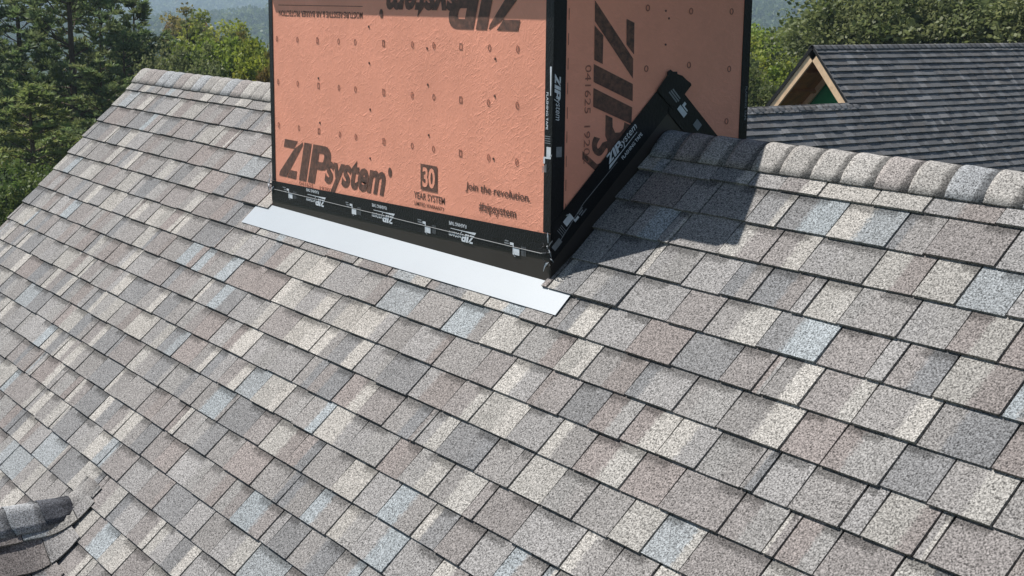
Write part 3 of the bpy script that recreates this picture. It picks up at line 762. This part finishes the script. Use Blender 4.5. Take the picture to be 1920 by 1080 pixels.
def broad_meshes(H, rad, c0, c1, seed, ncl=150, leaf=.16, per=90):
    rng = random.Random(seed); tr = MB(); th = H*.42
    tr.tube([(0, 0, 0), (rng.uniform(-.15, .15), rng.uniform(-.15, .15), th*.6), (rng.uniform(-.3, .3), rng.uniform(-.3, .3), th), (0, 0, H*.8)], [H*.020, H*.016, H*.012, .03], 8)
    lobes = []
    for i in range(11):
        a = rng.uniform(0, 2*pi); r = rad*rng.uniform(.25, .68); zz = H*rng.uniform(.42, .86)
        lobes.append((np.array((r*cos(a), r*sin(a), zz)), rad*rng.uniform(.32, .55)))
    lobes.append((np.array((0, 0, H*.86)), rad*.5)); lobes.append((np.array((0, 0, H*.6)), rad*.6))
    for c, r in lobes: tr.tube([(0, 0, th*rng.uniform(.6, 1.1)), tuple(c*np.array((.5, .5, 1))-np.array((0, 0, r*.6))), tuple(c+np.array((0, 0, r*.3)))], [H*.008, H*.005, .012], 5)
    Cs, Ds, Ls, Ws, Ts = [], [], [], [], []
    for i in range(ncl):
        c, r = rng.choice(lobes); d = unit(1)[0]; d[2] = d[2]*.85+.15
        pc = c+d*r*rng.uniform(.62, 1.10)
        cr = rad*rng.uniform(.07, .17)+.12; m = per
        off = unit(m)*(RNG.uniform(0, 1, (m, 1))**.6)*cr*np.array((1, 1, .7))
        dd = unit(m); dd[:, 2] *= .55; dd /= np.linalg.norm(dd, axis=1, keepdims=True)
        Cs.append(pc+off); Ds.append(dd); L = RNG.uniform(.7, 1.35, m)*leaf; Ls.append(L); Ws.append(L*RNG.uniform(.5, .8, m))
        tn = (np.array(c0)*(1-(q := rng.random()))+np.array(c1)*q)*rng.uniform(.75, 1.25)
        Ts.append(np.tile(tn, (m, 1))*RNG.uniform(.85, 1.15, (m, 1)))
    V, F, Tn = cards(np.vstack(Cs), np.vstack(Ds), np.concatenate(Ls), np.concatenate(Ws), np.vstack(Ts))
    tm = bpy.data.meshes.new('trunk'); tm.from_pydata(tr.v, [], tr.f); tm.materials.append(M['bark'])
    cm = mesh_np('crown', V, F, dict(tint=Tn)); cm.materials.append(M['leaf'])
    return tm, cm
PG_ = (0.140, 0.185, 0.072); PL = (0.185, 0.225, 0.072)
pineA = [pine_meshes(16, 2.9, PG_, 1, 1.15), pine_meshes(16, 2.6, PG_, 2, 1.15), pine_meshes(14, 2.4, PL, 3, 1.2, .12), pine_meshes(15, 2.7, (.155, .195, .074), 4, 1.15, .15)]
OAK = broad_meshes(14, 4.6, (.090, .120, .036), (.20, .215, .090), 21, 380, .19, 80)
OAK2 = broad_meshes(14, 4.4, (.095, .13, .036), (.205, .22, .086), 22, 380, .19, 80)
YG = broad_meshes(10, 3.0, (.20, .24, .030), (.30, .30, .045), 23, 420, .17, 80)
YG2 = broad_meshes(10, 3.0, (.15, .215, .032), (.24, .28, .048), 24, 420, .17, 80)
AUT = broad_meshes(10, 2.6, (.22, .19, .042), (.19, .125, .045), 25, 380, .17, 80)
BUSH = broad_meshes(6, 2.4, (.075, .12, .027), (.14, .17, .045), 26, 170, .13, 80)
def tree(kind, meshes, h0, px, ytop, dist, label, wide=1.0, group=None):
    p = at(px, ytop, dist); gz = float(ground_z(p[0], p[1]))-.1; sc = (p[2]-gz)/h0
    o = empty(kind, (p[0], p[1], gz), label, 'tree', group)
    o.rotation_euler.z = random.uniform(0, 2*pi); o.scale = (wide, wide, sc)
    obj('trunk', meshes[0], None, o); obj('crown', meshes[1], None, o)
    return o
GP = 'pines left of the chimney'; GB = 'broadleaf trees left of the chimney'; GR = 'trees behind the neighbouring house'
T_ = [
 ('pine_tree', pineA[0], 16, 112, -190, 56, 'tall dark pine with visible trunk near the left edge', 1.0, GP),
 ('pine_tree', pineA[1], 16, 20, -130, 60, 'tall pine at the far left edge beside the dark pine', 1.0, GP),
 ('pine_tree', pineA[3], 15, 178, -95, 60, 'tall pine standing just right of the dark pine', .95, GP),
 ('pine_tree', pineA[1], 16, 258, 2, 58, 'pine with pointed top left of the hazy hill gap', .9, GP),
 ('pine_tree', pineA[2], 14, 48, 172, 46, 'lighter green pine lowest at the left edge above the rake', 1.0, GP),
 ('pine_tree', pineA[3], 15, 190, 118, 50, 'mid green pine crowding the roof rake', .85, GP),
 ('pine_tree', pineA[0], 16, 232, 66, 54, 'dark pine directly behind the left end of the ridge', .8, GP),
 ('pine_tree', pineA[3], 15, 352, 44, 58, 'small dark pine in front of the yellowing tree', .62, GP),
 ('pine_tree', pineA[2], 14, 118, 225, 52, 'low pine between the lighter pine and the rake', .7, GP),
 ('pine_tree', pineA[0], 16, -70, -10, 56, 'pine standing just outside the left edge', 1.0, GP),
 ('autumn_tree', AUT, 10, 345, 16, 118, 'yellowing tree with orange tint left of the chimney', 1.7, GB),
 ('broadleaf_tree', YG, 10, 400, 12, 112, 'rounded yellow-green tree rising against the hazy hill', 1.5, GB),
 ('broadleaf_tree', YG2, 10, 415, 66, 56, 'bright green tree above the left ridge', .85, GB),
 ('broadleaf_tree', YG, 10, 474, 66, 54, 'bright yellow-green tree touching the chimney edge', .75, GB),
 ('autumn_tree', AUT, 10, 452, 62, 66, 'brown-topped tree behind the bright green tree', .55, GB),
 ('autumn_tree', AUT, 10, 503, 100, 44, 'orange-yellow sapling right beside the chimney left edge', .28, GB),
 ('broadleaf_tree', YG2, 10, 500, 68, 58, 'pale green tree half hidden by the chimney', .7, GB),
 ('broadleaf_tree', OAK, 14, 345, 92, 48, 'dark leafy tree behind the ridge end', .48, GB),
 ('broadleaf_tree', BUSH, 6, 142, 172, 57, 'sunny understory tree between the pines', 1.0, GB),
 ('broadleaf_tree', BUSH, 6, 20, 150, 62, 'understory tree behind the lowest pine', 1.0, GB),
 ('broadleaf_tree', BUSH, 6, 95, 300, 42, 'low green shrubby tree at the rake edge', .8, GB),
 ('broadleaf_tree', BUSH, 6, 10, 330, 40, 'lowest shrubby tree in the left corner', .8, GB),
 ('broadleaf_tree', BUSH, 6, 270, 105, 70, 'bushy tree behind the ridge end pine', 1.1, GB),
 ('broadleaf_tree', YG, 10, 1425, 62, 66, 'yellow-green tree just right of the chimney', 1.1, GR),
 ('broadleaf_tree', YG2, 10, 1500, 44, 70, 'sunlit light green tree left of the big oak', 1.1, GR),
 ('broadleaf_tree', OAK2, 14, 1420, 128, 44, 'dark oak low between chimney and unfinished gable', .45, GR),
 ('broadleaf_tree', YG2, 10, 1462, 122, 52, 'green tree directly behind the unfinished gable', .7, GR),
 ('oak_tree', OAK, 14, 1640, -40, 47, 'large oak behind the peak of the dark gable', .78, GR),
 ('oak_tree', OAK2, 14, 1730, -50, 49, 'large oak above the middle of the dark roof', 1.0, GR),
 ('oak_tree', OAK, 14, 1870, -45, 47, 'large oak at the upper right corner', 1.0, GR),
 ('oak_tree', OAK2, 14, 1665, 5, 56, 'oak filling the gap between the larger oaks', .9, GR),
 ('oak_tree', OAK, 14, 1800, -10, 56, 'oak behind the two right hand oaks', 1.0, GR),
 ('oak_tree', OAK2, 14, 1990, -40, 50, 'oak standing just outside the right edge', 1.0, GR),
]
for a in T_: tree(a[0], a[1], a[2], a[3], a[4], a[5], a[6], a[7], a[8])
# trees hidden behind the chimney from here
for i, (px, yt_, dd) in enumerate(((600, 60, 60), (720, 40, 64), (860, 55, 60), (1000, 45, 66), (1140, 50, 60), (1280, 45, 64))):
    tree('broadleaf_tree', (YG, YG2, OAK)[i % 3], (10, 10, 14)[i % 3], px, yt_, dd, ('first', 'second', 'third', 'fourth', 'fifth', 'last')[i]+' tree from the left in the row hidden behind the chimney', .9, 'trees behind the chimney')

# far woods: crowns beyond counting, one object
def far_woods():
    Cs, Ds, Ls, Ws, Ts = [], [], [], [], []
    def crowns(n, r0, r1, k, size, leaf, c0, c1):
        az = radians(-54.9)+RNG.uniform(-.47, .47, n); r = np.sqrt(RNG.uniform(r0**2, r1**2, n))
        x = CAM[0]+r*np.sin(az); y = CAM[1]+r*np.cos(az); z = ground_z(x, y)
        hgt = RNG.uniform(.75, 1.2, n)*size
        q = RNG.uniform(0, 1, (n, 1)); tint = (np.array(c0)*(1-q)+np.array(c1)*q)*RNG.uniform(.7, 1.25, (n, 1))
        cen = np.stack([x, y, z+hgt*.55], 1)
        d = unit(n*k).reshape(n, k, 3); d[..., 2] = d[..., 2]*.8+.25
        rad = hgt[:, None, None]*np.array((.36, .36, .50))
        P = cen[:, None]+d*rad*RNG.uniform(.7, 1.08, (n, k, 1))
        Cs.append(P.reshape(-1, 3)); Ds.append(unit(n*k)); L = RNG.uniform(.7, 1.3, n*k)*leaf; Ls.append(L); Ws.append(L*.75)
        Ts.append(np.repeat(tint, k, 0)*RNG.uniform(.8, 1.2, (n*k, 1)))
    crowns(420, 85, 260, 150, 11, 1.0, (.08, .115, .03), (.15, .18, .045))
    crowns(1500, 260, 800, 70, 12, 1.9, (.07, .105, .03), (.13, .16, .045))
    crowns(3600, 780, 1400, 50, 13, 3.0, (.07, .105, .033), (.12, .15, .045))
    crowns(5000, 1900, 3000, 26, 18, 6.0, (.07, .105, .033), (.12, .15, .045))
    V, F, Tn = cards(np.vstack(Cs), np.vstack(Ds), np.concatenate(Ls), np.concatenate(Ws), np.vstack(Ts))
    o = obj('far_woods', mesh_np('far_woods', V, F, dict(tint=Tn)), M['leaf']); o['kind'] = 'stuff'
    o['label'] = 'distant wooded hills fading into blue haze'; o['category'] = 'woods'
far_woods()

# ------------------------------------------------------------------ haze
def haze():
    mb = MB(); mb.box((CAM[0]-6500, CAM[1]-6500, -60), (CAM[0]+6500, CAM[1]+6500, 260))
    m = bpy.data.materials.new('summer haze'); m.use_nodes = True; t = m.node_tree; t.nodes.clear()
    o = t.nodes.new('ShaderNodeOutputMaterial'); v = t.nodes.new('ShaderNodeVolumePrincipled')
    v.inputs['Color'].default_value = (.62, .82, 1.0, 1); v.inputs['Density'].default_value = .00038; v.inputs['Anisotropy'].default_value = .2
    t.links.new(v.outputs[0], o.inputs['Volume'])
    ob = mb.build('haze', m); ob['kind'] = 'stuff'; ob['label'] = 'thin blue summer haze in the air'; ob['category'] = 'haze'
haze()
